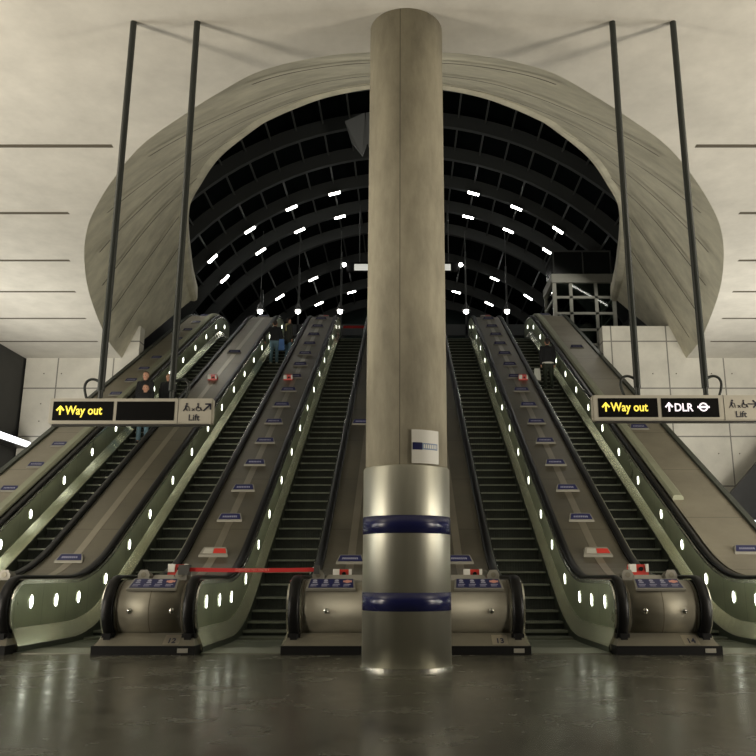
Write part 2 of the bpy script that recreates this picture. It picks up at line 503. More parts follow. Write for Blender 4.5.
# bulbs on stems at the end screen
for i, (x, l) in enumerate([(-7.0, 'left of the three left ones'), (-5.16, 'middle of the three left ones'), (-3.11, 'nearest the column on its left'), (3.02, 'nearest the column on its right'), (5.01, 'farther from the column on its right')]):
    t = thing('pendant_lamp', 'small round glowing lamp on a stem, ' + l, 'lamp', (x, 38, 13.55), 'round lamps above the landing')
    if i == 0:
        b = bmesh.new(); bmesh.ops.create_uvsphere(b, u_segments=12, v_segments=8, radius=.12); pb_ = obj('bulb', b, M['lamp'], t, smooth=True, world=False)
        b = bmesh.new(); lathe(b, 0, 0, [(.02, .5), (.06, .42), (.2, .08), (.21, .05), (.02, .05)], 12); pc_ = obj('lamp_shade', b, M['housing'], t, world=False)
        b = bmesh.new(); tube(b, [(0, 0, .4), (0, 0, 4.2)], .014, 6); pd_ = obj('stem', b, M['purlin'], t, world=False)
    else:
        for p in (pb_, pc_, pd_):
            c_ = p.copy(); COL.objects.link(c_); c_.parent = t

# wall strip lamps
bm = bmesh.new(); box(bm, -12.98, -12.50, 12.5, 27.1, 5.16, 5.38)
t = thing('strip_lamp', 'long white fluorescent strip on the dark wall at far left', 'lamp', (-12.9, 12.5, 5.1))
obj('lamp_body', bm, M['housing'], t)
bm = bmesh.new(); box(bm, -12.50, -12.44, 12.6, 27.05, 5.18, 5.36); obj('lamp_tube', bm, M['strip'], t)
t = thing('strip_lamp', 'short white lit strip at the right edge beside the right deck', 'lamp', (10.3, YW - 1.7, 2.3))
bm = bmesh.new(); hexa(bm, [(10.32, YW - 1.7, 2.62), (12.6, YW - 1.7, 1.85), (12.6, YW - 1.55, 1.85), (10.32, YW - 1.55, 2.62), (10.32, YW - 1.7, 2.84), (12.6, YW - 1.7, 2.10), (12.6, YW - 1.55, 2.10), (10.32, YW - 1.55, 2.84)])
obj('lamp_tube', bm, M['strip'], t)
bm = bmesh.new(); hexa(bm, [(10.28, YW - 1.55, 2.58), (12.65, YW - 1.55, 1.80), (12.65, YW - 1.42, 1.80), (10.28, YW - 1.42, 2.58), (10.28, YW - 1.55, 2.90), (12.65, YW - 1.55, 2.15), (12.65, YW - 1.42, 2.15), (10.28, YW - 1.42, 2.90)])
obj('lamp_body', bm, M['housing'], t)

# ------------------------------------------------------------------ column
col = thing('column', 'thick round concrete column with a steel sleeve standing in front of the escalators', 'column', (.03, 9.86, 0))
bm = bmesh.new(); lathe(bm, .03, 9.86, [(.492, 2.2), (.492, HC)], 64); obj('shaft', bm, M['column'], col, smooth=True)
bm = bmesh.new(); lathe(bm, .03, 9.86, [(.515, 0), (.515, 2.24), (.507, 2.255), (.49, 2.255)], 64); o = obj('steel_sleeve', bm, M['sleeve'], col, smooth=True)
o['label'] = 'brushed stainless sleeve round the lower column'
for z in (1.58, .73):
    bm = bmesh.new(); lathe(bm, .03, 9.86, [(.514, z - .1), (.5175, z - .1), (.5175, z + .1), (.514, z + .1)], 64)
    o = obj('blue_band', bm, M['navy'], col, smooth=True); o['label'] = 'glossy navy blue band'
bm = bmesh.new(); lathe(bm, .03, 9.86, [(.514, 0), (.53, 0), (.53, .03), (.514, .035)], 64); obj('base_ring', bm, M['chrome'], col)
for x, z in ((-.14, 1.15), (.17, 1.15), (.2, .3)):
    pass
# curved sign on the column
t = thing('curved_notice', 'white curved notice with a blue stripe strapped to the column above the sleeve', 'sign', (.03, 9.86, 2.25))
a0, a1 = math.radians(-83.5), math.radians(-43)
bm = bmesh.new(); lathe(bm, .03, 9.86, [(.496, 2.27), (.512, 2.27), (.512, 2.66), (.496, 2.66)], 12, a0, a1); obj('notice_plate', bm, M['offwhite'], t, smooth=False)
bm = bmesh.new(); lathe(bm, .03, 9.86, [(.512, 2.425), (.5145, 2.425), (.5145, 2.51), (.512, 2.51)], 12, a0 + .02, a0 + .25)
obj('blue_stripe', bm, M['blue'], t)
bm = bmesh.new(); lathe(bm, .03, 9.86, [(.512, 2.43), (.5145, 2.43), (.5145, 2.505), (.512, 2.505)], 12, a0 + .25, a1 - .05)
obj('pale_stripe', bm, mat('pale_blue', (.18, .24, .36), .5), t)
bm = bmesh.new()
for k in range(7):
    aa = a0 + .28 + k * .052
    lathe(bm, .03, 9.86, [(.5145, 2.445), (.5160, 2.445), (.5160, 2.49), (.5145, 2.49)], 2, aa, aa + .034)
obj('lettering', bm, M['offwhite'], t)

# ------------------------------------------------------------------ escalators
step_mesh = None


def make_step_mesh():
    bm = bmesh.new(); hw = .512
    # tread: comb of cleats on a slab (front nosing proud)
    box(bm, -hw, hw, -.012, .40, -.035, -.008, 0)
    for k in range(26):
        x = -hw + .01 + k * (2 * hw - .02) / 25
        box(bm, x - .009, x + .009, -.010, .40, -.008, 0, 0)
    # curved ribbed riser
    prof = [(.0, -.035), (.012, -.08), (.016, -.14), (.010, -.20), (-.002, -.262)]
    n = 40; R = []
    for k in range(n + 1):
        x = -hw + 2 * hw * k / n; d = .006 if k % 2 else 0
        R.append([(x, y + d, z) for y, z in prof])
    rings(bm, R, closed=False, caps=False, mi=1)
    box(bm, -hw, hw, .03, .40, -.24, -.035, 1)
    me = bpy.data.meshes.new('step')
    bmesh.ops.recalc_face_normals(bm, faces=bm.faces); bm.to_mesh(me); bm.free()
    me.materials.append(M['tread']); me.materials.append(M['riser']); return me


STEP = make_step_mesh()


def make_light_mesh(s):
    """oval lamp on a panel; s=+1 faces +x"""
    bm = bmesh.new(); n = 16
    def oval(x, ry, rz): return [(x, ry * math.cos(2 * math.pi * k / n), rz * math.sin(2 * math.pi * k / n)) for k in range(n)]
    V = rings(bm, [oval(0, .082, .112), oval(s * .012, .080, .108), oval(s * .012, .066, .096), oval(s * .008, .064, .093)], caps=False)
    f = bm.faces.new(V[-1]); f.material_index = 1
    me = bpy.data.meshes.new('balustrade_lamp'); bmesh.ops.recalc_face_normals(bm, faces=bm.faces)
    f = [p for p in bm.faces if len(p.verts) == n][0]
    if f.normal.x * s < 0: f.normal_flip()
    bm.to_mesh(me); bm.free()
    me.materials.append(M['chrome']); me.materials.append(M['oval']); return me


LAMPMESH = {1: make_light_mesh(1), -1: make_light_mesh(-1)}


def stadium_top(y):  # upper edge of the balustrade including newel rounding
    if y < YC: return ZC + math.sqrt(max(0, (RH - .06) ** 2 - (YC - y) ** 2))
    return zb(y) + ZC + RH - .06


def escalator(xc, label):
    t = thing('escalator', label, 'escalator', (xc, YN, 0), 'escalators rising to the canopy')
    YNE = YE - .1
    # steps
    k = 0; y = 12.35
    while y < 35.0:
        if k < 58:
            o = bpy.data.objects.new('step', STEP); COL.objects.link(o); o.parent = t
            o.location = (0, y - YN, zb(y) + (.012 if y > Y0 - AB and y < YT else 0.006))
        y += .40; k += 1
    # comb plates
    bm = bmesh.new(); box(bm, xc - .53, xc + .53, 11.5, 12.36, -.02, .012)
    for q in range(24):
        x = xc - .5 + q * 1.0 / 23; box(bm, x - .008, x + .008, 12.36, 12.5, -.0, .014)
    obj('comb_plate', bm, M['comb'], t)
    for s in (-1, 1):
        f = lambda u: xc + s * u
        # balustrade panel
        bm = bmesh.new(); Y = [YC - (RH - .06) * math.cos(math.radians(a)) for a in range(0, 91, 9)] + ys(YC + .05, YNE)
        R = []
        for y in Y:
            top = stadium_top(y)
            bot = ZC - math.sqrt(max(0, (RH - .06) ** 2 - (YC - y) ** 2)) if y < YC else zb(y) + .28
            R.append([(f(HW), y, top), (f(HW), y, bot), (f(HW + .03), y, bot), (f(HW + .03), y, top)])
        rings(bm, R); obj('balustrade_panel', bm, M['panel'], t)
        # inner deck (bright slope beside the steps)
        bm = bmesh.new(); sweep(bm, [(f(HW + .02), .31), (f(HW - .005), .32), (f(.535), .115), (f(.522), .085), (f(.55), .04), (f(HW + .02), .04)], 11.62, YNE)
        obj('inner_decking', bm, M['inner'], t)
        bm = bmesh.new(); sweep(bm, [(f(.523), .09), (f(.545), .09), (f(.545), -.25), (f(.523), -.25)], 11.62, YNE)
        obj('skirt_panel', bm, M['skirt'], t)
        # chrome track under the handrail
        bm = bmesh.new(); P = []
        path = [(YC - (RH - .055) * math.cos(math.radians(a)) if True else 0, ZC + (RH - .055) * math.sin(math.radians(a))) for a in range(-60, 90, 10)]
        path += [(y, zb(y) + ZC + RH - .055) for y in ys(YC, YNE)]
        def band(path, prof):
            R = []
            for i, (y, z) in enumerate(path):
                y0, z0 = path[max(i - 1, 0)]; y1, z1 = path[min(i + 1, len(path) - 1)]
                d = Vector((0, y1 - y0, z1 - z0)).normalized(); n = Vector((0, -d.z, d.y))
                if d.length == 0: continue
                R.append([Vector((f(u), y, z)) + n * h for u, h in prof])
            return R
        rings(bm, band(path, [(.603, -.035), (.603, .018), (.782, .018), (.782, -.035)])); obj('handrail_track', bm, M['chrome'], t)
        # handrail
        path = [(YC + .22, ZC - RH + .02), (YC + .1, ZC - RH + .005)] + [(YC - RH * math.cos(math.radians(a)), ZC + RH * math.sin(math.radians(a))) for a in range(-90, 91, 10)]
        path += [(y, zb(y) + ZC + RH) for y in ys(YC + .05, YNE)]
        bm = bmesh.new()
        pr = [(.630 + .065 * (1 - math.cos(math.radians(a))) if False else .705 + .073 * math.cos(math.radians(a)), (.026 * math.sin(math.radians(a)) if a > 180 else .030 * math.sin(math.radians(a)))) for a in range(0, 360, 30)]
        rings(bm, band(path, pr)); obj('handrail', bm, M['rubber'], t, smooth=True)
        # lamps
        Ls = [12.12, 12.98, 13.86, 15.05, 16.2] + [17.36 + 1.53 * i for i in range(12)]
        for y in Ls:
            if y > 34.8: continue
            o = bpy.data.objects.new('balustrade_lamp', LAMPMESH[-s]); COL.objects.link(o); o.parent = t
            o.location = (s * (HW - .001), y - YN, zb(y) + (.66 if y < 14.6 else .60))
    return t


escalator(LANES[0], 'leftmost escalator with two people riding up, partly cut off by the left frame edge')
escalator(LANES[1], 'escalator with two people near its top, second escalator from the left')
escalator(LANES[2], 'empty escalator closed off by the red belt, directly left of the column')
escalator(LANES[3], 'empty escalator directly right of the column')
escalator(LANES[4], 'rightmost escalator carrying one person in a black coat')


# ------------------------------------------------------------------ decks between the escalators
def drum_deck(x0, x1, label, strips, plates, number=None, pods=(), bolts=(), seam=True, stop=None):
    """x0..x1 are the panel planes of the two neighbouring lanes"""
    xc = (x0 + x1) / 2
    t = thing('escalator_deck', label, 'escalator deck', (xc, YN, 0), 'decks between the escalators')
    a, b = x0 + .15, x1 - .15
    bm = bmesh.new(); sweep(bm, [(a, .945), (b, .945), (b, .80), (a, .80)], YC, YE - .1); obj('deck_panel', bm, M['deck'], t)
    for xs in strips:
        bm = bmesh.new(); sweep(bm, [(xs - .07, .951), (xs + .07, .951), (xs + .07, .93), (xs - .07, .93)], YC + .5, YE - .2); obj('cover_strip', bm, M['deckstrip'], t)
    # rounded front
    r = RH - .045; bm = bmesh.new(); R = []
    prof = [(YC + .3, ZC + r), (YC, ZC + r)] + [(YC - r * math.sin(math.radians(q)), ZC + r * math.cos(math.radians(q))) for q in range(10, 180, 10)] + [(YC, ZC - r), (YC + .3, ZC - r)]
    rings(bm, [[(x, y, z) for y, z in prof] for x in (a, b)]); o = obj('drum', bm, M['drum'], t, smooth=False)
    for p in o.data.polygons: p.use_smooth = len(p.vertices) == 4
    for xr in ((a + .03, b - .03) + ((xc + .15,) if x1 - x0 > 2 else (xc,) if seam else ())):
        bm = bmesh.new(); rr = r + .002
        pr2 = [(YC - rr * math.sin(math.radians(q)), ZC + rr * math.cos(math.radians(q))) for q in range(0, 181, 10)]
        rings(bm, [[(x, y, z) for y, z in pr2] for x in (xr - .006, xr + .006)], closed=False, caps=False); obj('seam', bm, M['groove'], t, smooth=True)
    # plinth + kick
    bm = bmesh.new(); e = .06
    hexa(bm, [(x0 - e, YN - .06, .105), (x1 + e, YN - .06, .105), (x1 + e, 12.6, .105), (x0 - e, 12.6, .105), (x0 + .03, YN + .19, .265), (x1 - .03, YN + .19, .265), (x1 - .03, 12.5, .265), (x0 + .03, 12.5, .265)])
    pl = obj('plinth', bm, M['drum'], t)
    bm = bmesh.new(); box(bm, x0 - e - .01, x1 + e + .01, YN - .09, 12.6, .0, .115); kk = obj('kick_plate', bm, M['black'], t)
    bm = bmesh.new(); box(bm, x1 - .16, x1 - .02, YN - .096, YN - .089, .03, .085); obj('data_label', bm, M['wedge'], kk)
    for xr in (x0 + .075, x1 - .075):
        bm = bmesh.new(); box(bm, xr - .085, xr + .085, YN + .06, YC + .1, .13, .30); bmesh.ops.bevel(bm, geom=bm.edges[:], offset=.04, segments=3, affect='EDGES'); obj('handrail_boot', bm, M['black'], t)
    for x in bolts:
        q = math.radians(93); p = Vector((x, YC - r * math.sin(q), ZC + r * math.cos(q)))
        bm = bmesh.new(); bmesh.ops.create_uvsphere(bm, u_segments=14, v_segments=8, radius=.038, matrix=Matrix.Translation(p) @ Matrix.Diagonal((1, .5, 1, 1))); bo = obj('bolt', bm, M['chrome'], t, smooth=True)
        bm = bmesh.new(); box(bm, p.x - .035, p.x + .035, p.y - .022, p.y - .012, p.z - .005, p.z + .005); box(bm, p.x - .005, p.x + .005, p.y - .022, p.y - .012, p.z - .035, p.z + .035); obj('bolt_slot', bm, M['black'], bo)
    for xp in plates:  # blue pictogram notice lying on the front of the drum
        q0, q1 = math.radians(14), math.radians(50)
        p0 = Vector((0, YC - (r + .02) * math.sin(q0), ZC + (r + .02) * math.cos(q0))); p1 = Vector((0, YC - (r + .03) * math.sin(q1), ZC + (r + .03) * math.cos(q1)))
        d = (p1 - p0); n = Vector((0, d.z, -d.y)).normalized()
        if n.y > 0: n = -n
        def P(u, v, h): return Vector((xp + u, 0, 0)) + p0 + d * v + n * h
        def slab(bm, u0, u1, v0, v1, h0, h1, tp=0):
            hexa(bm, [P(u0, v1, h0), P(u1, v1, h0), P(u1 - tp, v0, h0), P(u0 + tp, v0, h0), P(u0, v1, h1), P(u1, v1, h1), P(u1 - tp, v0, h1), P(u0 + tp, v0, h1)])
        bm = bmesh.new(); slab(bm, -.34, .34, -.05, 1.05, -.02, .012, .03); pp = obj('notice_plate', bm, M['wedge'], t)
        bm = bmesh.new(); slab(bm, -.31, .31, .03, .93, .012, .016, .02); obj('blue_notice', bm, M['blue'], pp)
        bm = bmesh.new()
        for k in range(3):
            u = -.23 + .15 * k
            bmesh.ops.create_circle(bm, cap_ends=True, segments=12, radius=.030, matrix=Matrix.Translation(P(u, .2, .0175)) @ Matrix(((1, 0, 0, 0), (0, d.y / d.length, n.y, 0), (0, d.z / d.length, n.z, 0), (0, 0, 0, 1))))
            slab(bm, u - .028, u + .034, .34, .46, .016, .018)
            slab(bm, u - .05, u + .05, .58, .64, .016, .018); slab(bm, u - .05, u + .03, .74, .80, .016, .018)
        slab(bm, .17, .27, .58, .64, .016, .018); slab(bm, .17, .25, .74, .80, .016, .018)
        obj('pictograms', bm, M['bluelet'], pp)
        bm = bmesh.new(); bmesh.ops.create_circle(bm, cap_ends=True, segments=16, radius=.042, matrix=Matrix.Translation(P(.22, .3, .0178)) @ Matrix(((1, 0, 0, 0), (0, d.y / d.length, n.y, 0), (0, d.z / d.length, n.z, 0), (0, 0, 0, 1)))); slab(bm, .16, .28, .2, .38, .016, .0172)
        obj('warning_mark', bm, mat('pale_red', (.55, .25, .2), .5), pp)
    for xp in pods:
        bm = bmesh.new(); yp = YC + .14
        prof = [(-.075, 0), (.075, 0), (.085, .10), (.05, .17), (-.05, .17), (-.085, .10)]
        rings(bm, [[(xp + u, yp + dy, .93 + v * (1 if dy == 0 else .75)) for u, v in prof] for dy in (0, .22)]); po = obj('control_pod', bm, M['wedge'], t)
        bm = bmesh.new(); tube(bm, [(xp, yp - .006, 1.03), (xp, yp + .002, 1.03)], .038, 14); obj('key_switch', bm, M['drum'], po)
    if len(pods) == 2 or stop is not None:  # low stainless bridge behind
        pa = (min(pods) + .08, max(pods) - .08) if len(pods) == 2 else (a + .1, b - .1)
        bm = bmesh.new(); hexa(bm, [(pa[0], YC + .2, .94), (pa[1], YC + .2, .94), (pa[1], YC + .42, .94), (pa[0], YC + .42, .94), (pa[0] + .05, YC + .24, 1.03), (pa[1] - .05, YC + .24, 1.03), (pa[1] - .05, YC + .4, 1.03), (pa[0] + .05, YC + .4, 1.03)]); obj('pod_bridge', bm, M['wedge'], t)
    if number:
        s_, xn = number
        fr = lambda dz, h: (YN - .06 + (dz - .105) / .16 * .25 - h)
        bm = bmesh.new(); hexa(bm, [(xn - .105, fr(.13, .006), .13), (xn + .105, fr(.13, .006), .13), (xn + .105, fr(.13, -.01), .13), (xn - .105, fr(.13, -.01), .13), (xn - .105, fr(.24, .006), .24), (xn + .105, fr(.24, .006), .24), (xn + .105, fr(.24, -.01), .24), (xn - .105, fr(.24, -.01), .24)])
        npl = obj('number_plate', bm, M['deckstrip'], t); npl['label'] = 'small plate numbered ' + s_
        text(s_, .145, M['ink'], npl, (xn, fr(.148, .009), .148), rot=(math.atan(.16 / .25), 0, 0), bold=.003, align='CENTER', ext=.001, sx=.8)
    return t


drum_deck(-6.555, -5.325, 'sloping steel deck and black-railed drum at the left frame edge', [-5.94], [-5.94], ('11', -5.8), (-6.2, -5.68), (-6.15, -5.72))
drum_deck(-4.055, -2.825, 'sloping steel deck and drum from which the red belt is drawn', [-3.44], [-3.44], ('12', -3.10), (-3.70, -3.17), (-3.70, -3.13))
drum_deck(-1.555, 1.605, 'wide central steel deck and drum passing behind the column', [-.95, .98], [-1.0, 1.02], ('13', 1.28), (-1.22, 1.27), (-1.05, 1.18))
drum_deck(2.875, 4.125, 'sloping steel deck and drum right of the column, left of the rightmost escalator', [3.50], [3.50], ('14', 3.83), (3.18, 3.80), (3.25, 3.78))


def flank(xa, xb, s, label, yle, extra):
    """outer decks: xa = panel plane, xb = outer edge; s = outward sign"""
    t = thing('outer_deck', label, 'escalator deck', (xa, YN, 0))
    f = lambda u: xa + s * u
    w_ = abs(xb - xa)
    bm = bmesh.new(); sweep(bm, [(f(.17), 1.02), (f(w_), 1.02), (f(w_), .0), (f(.17), .0)], YC, 33.9); obj('deck_panel', bm, M['flank'], t)
    bm = bmesh.new(); sweep(bm, [(f(w_ - .02), .98), (f(w_ + .10), .98), (f(w_ + .10), 1.09), (f(w_ - .02), 1.09)], YC, 33.9); obj('edge_coping', bm, M['skirt'], t)
    bm = bmesh.new(); sweep(bm, [(f(.17), .98), (f(.17), 1.06), (f(.21), 1.12), (f(.36), 1.12), (f(.40), 1.08), (f(.40), .98)], yle, YE - .1); obj('raised_ledge', bm, M['ledge'], t, smooth=False)
    return t


flank(-7.825, -8.98, -1, 'outermost left deck with buff flank, greenish ledge and dark coping', YC, 0)
flank(5.395, 6.72, 1, 'outermost right deck with buff flank and a raised ledge ending halfway down', 17.1, 0)
bm = bmesh.new(); r = RH - .045
# drum for the rightmost deck is outside the frame


# ------------------------------------------------------------------ signs on the decks
def wedge_meshes():
    out = {}
    bm = bmesh.new()
    hexa(bm, [(-.25, -.16, 0), (.25, -.16, 0), (.19, .14, 0), (-.19, .14, 0), (-.25, -.13, .03), (.25, -.13, .03), (.19, .03, .10), (-.19, .03, .10)])
    me = bpy.data.meshes.new('sign_body'); bmesh.ops.recalc_face_normals(bm, faces=bm.faces); bm.to_mesh(me); bm.free(); me.materials.append(M['wedge']); out['body'] = me

    def facebox(u0, u1, v0, v1, h0, h1, bm):
        def P(u, v, h):
            a = Vector((0, -.13, .03)); b = Vector((0, .03, .10)); n = Vector((0, -.07, .16)).normalized()
            return Vector((u * (1 - .22 * v), 0, 0)) + a + (b - a) * v + n * h
        hexa(bm, [P(u0, v0, h0), P(u1, v0, h0), P(u1, v1, h0), P(u0, v1, h0), P(u0, v0, h1), P(u1, v0, h1), P(u1, v1, h1), P(u0, v1, h1)])
    for nm, parts_ in (('blue', [(-.225, .225, M['blue'])]), ('redwhite', [(-.20, -.02, mat('aged_white', (.38, .37, .32), .5)), (-.01, .225, M['red'])])):
        bm = bmesh.new(); mats = []
        for i, (u0, u1, m_) in enumerate(parts_):
            n0 = len(bm.faces); facebox(u0, u1, *((.10, .92) if nm == 'blue' else (.2, .8)), 0, .004, bm); bm.faces.ensure_lookup_table()
            for fc in bm.faces[n0:]: fc.material_index = i
            mats.append(m_)
        me = bpy.data.meshes.new('sign_face'); bmesh.ops.recalc_face_normals(bm, faces=bm.faces); bm.to_mesh(me); bm.free()
        for m_ in mats: me.materials.append(m_)
        out[nm] = me
    bm = bmesh.new()
    for k in range(8):
        facebox(-.16 + k * .04, -.16 + k * .04 + .026, .36, .60, .004, .006, bm)
    me = bpy.data.meshes.new('sign_print'); bm.to_mesh(me); bm.free(); me.materials.append(M['bluelet']); out['print'] = me
    return out


WM = wedge_meshes()


def deck_sign(x, y, label, group, kind='blue', sc_=1):
    t = thing('deck_sign', label, 'sign', (x, y, zb(y) + (.956 if abs(x) < 5.95 else 1.025)), group)
    sl = (zb(y + .1) - zb(y - .1)) / .2
    t.rotation_euler = (math.atan(sl), 0, 0); t.scale = (sc_, sc_, sc_)
    for nm, k in (('sign_body', 'body'), ('sign_face', kind)) + ((('lettering', 'print'),) if kind == 'blue' else ()):
        o = bpy.data.objects.new(nm, WM[k]); COL.objects.link(o); o.parent = t
    return t


STOPM = None


def stop_box(x, y, label, z=None):
    t = thing('emergency_stop', label, 'emergency stop', (x, y, (zb(y) + .952) if z is None else z), 'red and white emergency stop boxes')
    if z is None: t.rotation_euler = (math.atan((zb(y + .1) - zb(y - .1)) / .2), 0, 0)
    b = bmesh.new(); hexa(b, [(-.14, -.1, 0), (.14, -.1, 0), (.14, .1, 0), (-.14, .1, 0), (-.12, -.06, .15), (.12, -.06, .15), (.12, .08, .15), (-.12, .08, .15)]); obj('stop_body', b, M['red'], t, world=False)
    b = bmesh.new(); box(b, -.135, -.04, -.105, -.02, .04, .155); box(b, .10, .14, -.105, -.02, .04, .155); obj('white_label', b, M['offwhite'], t, world=False)
    b = bmesh.new(); tube(b, [(.03, -.11, .085), (.03, -.07, .085)], .03, 12); obj('push_button', b, M['black'], t, world=False)


for x, dk in ((-3.44, 'deck left of the red belt'), (3.50, 'deck left of the rightmost escalator')):
    g = 'wedge signs up the ' + dk
    for i in range(16):
        y = 15.25 + 1.237 * i
        if i == 0: deck_sign(x, y, f'red and white wedge sign at foot of the {dk}', g, 'redwhite', 1.05)
        elif i == 15: deck_sign(x, YE - 1.7, f'red and white wedge sign at top of the {dk}', g, 'redwhite')
        else: deck_sign(x, y, f'blue wedge sign on the {dk}, {ORD[i - 1]} blue one up', g, 'blue', 1)
stop_box(-3.62, 24.95, 'red stop box beside a blue sign halfway up the deck left of the red belt')
stop_box(3.72, 24.95, 'red stop box beside a blue sign halfway up the deck left of the rightmost escalator')
stop_box(-5.98, 24.95, 'red stop box alone halfway up the deck right of the leftmost escalator')
for i in range(11):
    y = [17.55, 18.7, 19.83, 23.37, 24.58, 25.72, 26.92, 29.26, 30.53, 31.72, 32.9][i]
    deck_sign(-8.38, y, f'small blue wedge sign on the outermost left deck, {ORD[i]} one up', 'wedge signs up the outermost left deck', 'blue', .85)
for i, y in enumerate((15.0, 27.8, 33.2)):
    deck_sign(-5.94, y, f'blue wedge sign on the deck right of the leftmost escalator, {("at its foot", "well up near two riders", "at its very top")[i]}', 'wedge signs on the deck right of the leftmost escalator')
for i, y in enumerate((15.2, 20.9, 28.2, 33.3)):
    deck_sign((6.2, 6.05, 6.15, 5.98)[i], y, f'blue wedge sign on the outermost right deck, {("at its foot", "just under the hanging sign", "in front of the lift tower", "at its very top")[i]}', 'wedge signs up the outermost right deck')
deck_sign(-.95, 14.95, 'blue wedge sign on the central deck just left of the column', 'blue signs on the central deck')
deck_sign(.98, 14.95, 'blue wedge sign on the central deck just right of the column', 'blue signs on the central deck')
deck_sign(-1.13, 21.4, 'blue wedge sign on the central deck halfway up, left of the column', 'blue signs on the central deck')
stop_box(-3.30, 12.35, 'red and white stop box on the drum beside the belt reel', 1.03)
stop_box(-1.0 + .08, 12.6, 'small red and white stop box on the central drum left of the column', .96)
stop_box(1.02, 12.6, 'small red and white stop box on the central drum right of the column', .96)
stop_box(3.42, 12.35, 'red and white stop box on the drum left of the rightmost escalator', 1.03)

# belt barrier across the closed escalator
t = thing('belt_barrier', 'red retractable belt stretched across the foot of the closed escalator', 'barrier', (-3.13, 12.0, 1.0))
bm = bmesh.new(); R = []
for k in range(13):
    x = lerp(-3.06, -1.27, k / 12); zz = 1.105 + .01 * (2 * k / 12 - 1) ** 2 - .012
    R.append([(x, 12.0, zz - .028), (x, 12.003, zz - .028), (x, 12.003, zz + .028), (x, 12.0, zz + .028)])
rings(bm, R); bl = obj('belt', bm, M['redtape'], t)
text('DANGER NO ENTRY', .052, mat('belt_print', (.65, .25, .2), .6), bl, (-2.40, 11.998, 1.082), ext=.001)
bm = bmesh.new(); box(bm, -3.20, -3.05, 11.93, 12.07, 1.03, 1.17); obj('belt_reel', bm, M['housing'], t)
bm = bmesh.new(); box(bm, -1.28, -1.2, 11.95, 12.05, 1.04, 1.16); obj('belt_clip', bm, M['housing'], t)
t = thing('belt_barrier', 'short red belt seen at the far top of the escalator left of the column', 'barrier', (-2.2, 35.5, 12.0))
bm = bmesh.new(); box(bm, -2.75, -1.5, 35.5, 35.51, 11.93, 12.05); obj('belt', bm, M['redtape'], t)
bm = bmesh.new(); tube(bm, [(-2.78, 35.5, ZT), (-2.78, 35.5, 12.1)], .03, 8); tube(bm, [(-1.48, 35.5, ZT), (-1.48, 35.5, 12.1)], .03, 8); obj('belt_posts', bm, M['housing'], t)


# ------------------------------------------------------------------ hanging direction signs
def pictos(parent, x, y, z, arrow):
    def seg(bm, a, b, w_):
        a = Vector(a); b = Vector(b); d = (b - a).normalized(); n = Vector((-d.y, d.x)) * w_ / 2
        vs = [(a - n), (a + n), (b + n), (b - n)]
        hexa(bm, [(p.x, y - .002, p.y) for p in vs] + [(p.x, y + .002, p.y) for p in vs])
    h = .085
    bm = bmesh.new()  # person on moving stairs
    bmesh.ops.create_circle(bm, cap_ends=True, segments=10, radius=.013, matrix=Matrix.Translation((x + .03, y - .002, z + h)) @ Matrix.Rotation(math.pi / 2, 4, 'X'))
    seg(bm, (x + .025, z + h - .015), (x + .018, z + .04), .020); seg(bm, (x + .018, z + .04), (x + .04, z), .010); seg(bm, (x + .018, z + .04), (x - .008, z), .010)
    seg(bm, (x + .028, z + h - .025), (x + .055, z + .05), .008); seg(bm, (x + .055, z + .05), (x + .065, z), .005)
    obj('walker_symbol', bm, M['ink'], parent)
    bm = bmesh.new(); seg(bm, (x + .095, z), (x + .125, z + .03), .007); seg(bm, (x + .095, z + .03), (x + .125, z), .007); obj('cross_mark', bm, M['ink'], parent)
    bm = bmesh.new(); cx, cz = x + .172, z + .028
    pts = [(cx + .028 * math.cos(math.radians(a)), cz + .028 * math.sin(math.radians(a))) for a in range(110, 391, 20)]
    for p, q in zip(pts, pts[1:]): seg(bm, p, q, .008)
    bmesh.ops.create_circle(bm, cap_ends=True, segments=10, radius=.011, matrix=Matrix.Translation((cx - .008, y - .002, z + h)) @ Matrix.Rotation(math.pi / 2, 4, 'X'))
    seg(bm, (cx - .008, z + h - .012), (cx - .004, z + .035), .012); seg(bm, (cx - .004, z + .037), (cx + .025, z + .037), .010); seg(bm, (cx + .025, z + .037), (cx + .042, z + .004), .010)
    obj('wheelchair_symbol', bm, M['ink'], parent)
    bm = bmesh.new(); ax, az = x + .232, z
    if arrow == 'ne':
        seg(bm, (ax, az), (ax + .075, az + .075), .018); seg(bm, (ax + .018, az + .083), (ax + .085, az + .083), .018); seg(bm, (ax + .083, az + .016), (ax + .083, az + .085), .018)
    else:
        seg(bm, (ax - .02, az + .045), (ax + .085, az + .045), .014); seg(bm, (ax + .045, az + .09), (ax + .092, az + .043), .016); seg(bm, (ax + .045, az), (ax + .092, az + .047), .016)
    obj('arrow', bm, M['ink'], parent)


def uparrow(parent, x, y, z, m, h=.10):
    bm = bmesh.new()
    def seg(a, b, w_):
        a = Vector(a); b = Vector(b); d = (b - a).normalized(); n = Vector((-d.y, d.x)) * w_ / 2
        vs = [(a - n), (a + n), (b + n), (b - n)]
        hexa(bm, [(p.x, y - .003, p.y) for p in vs] + [(p.x, y + .001, p.y) for p in vs])
    seg((x, z), (x, z + h * .9), .020); seg((x - .043, z + h * .50), (x + .004, z + h), .020); seg((x + .043, z + h * .50), (x - .004, z + h), .020)
    obj('arrow', bm, m, parent)


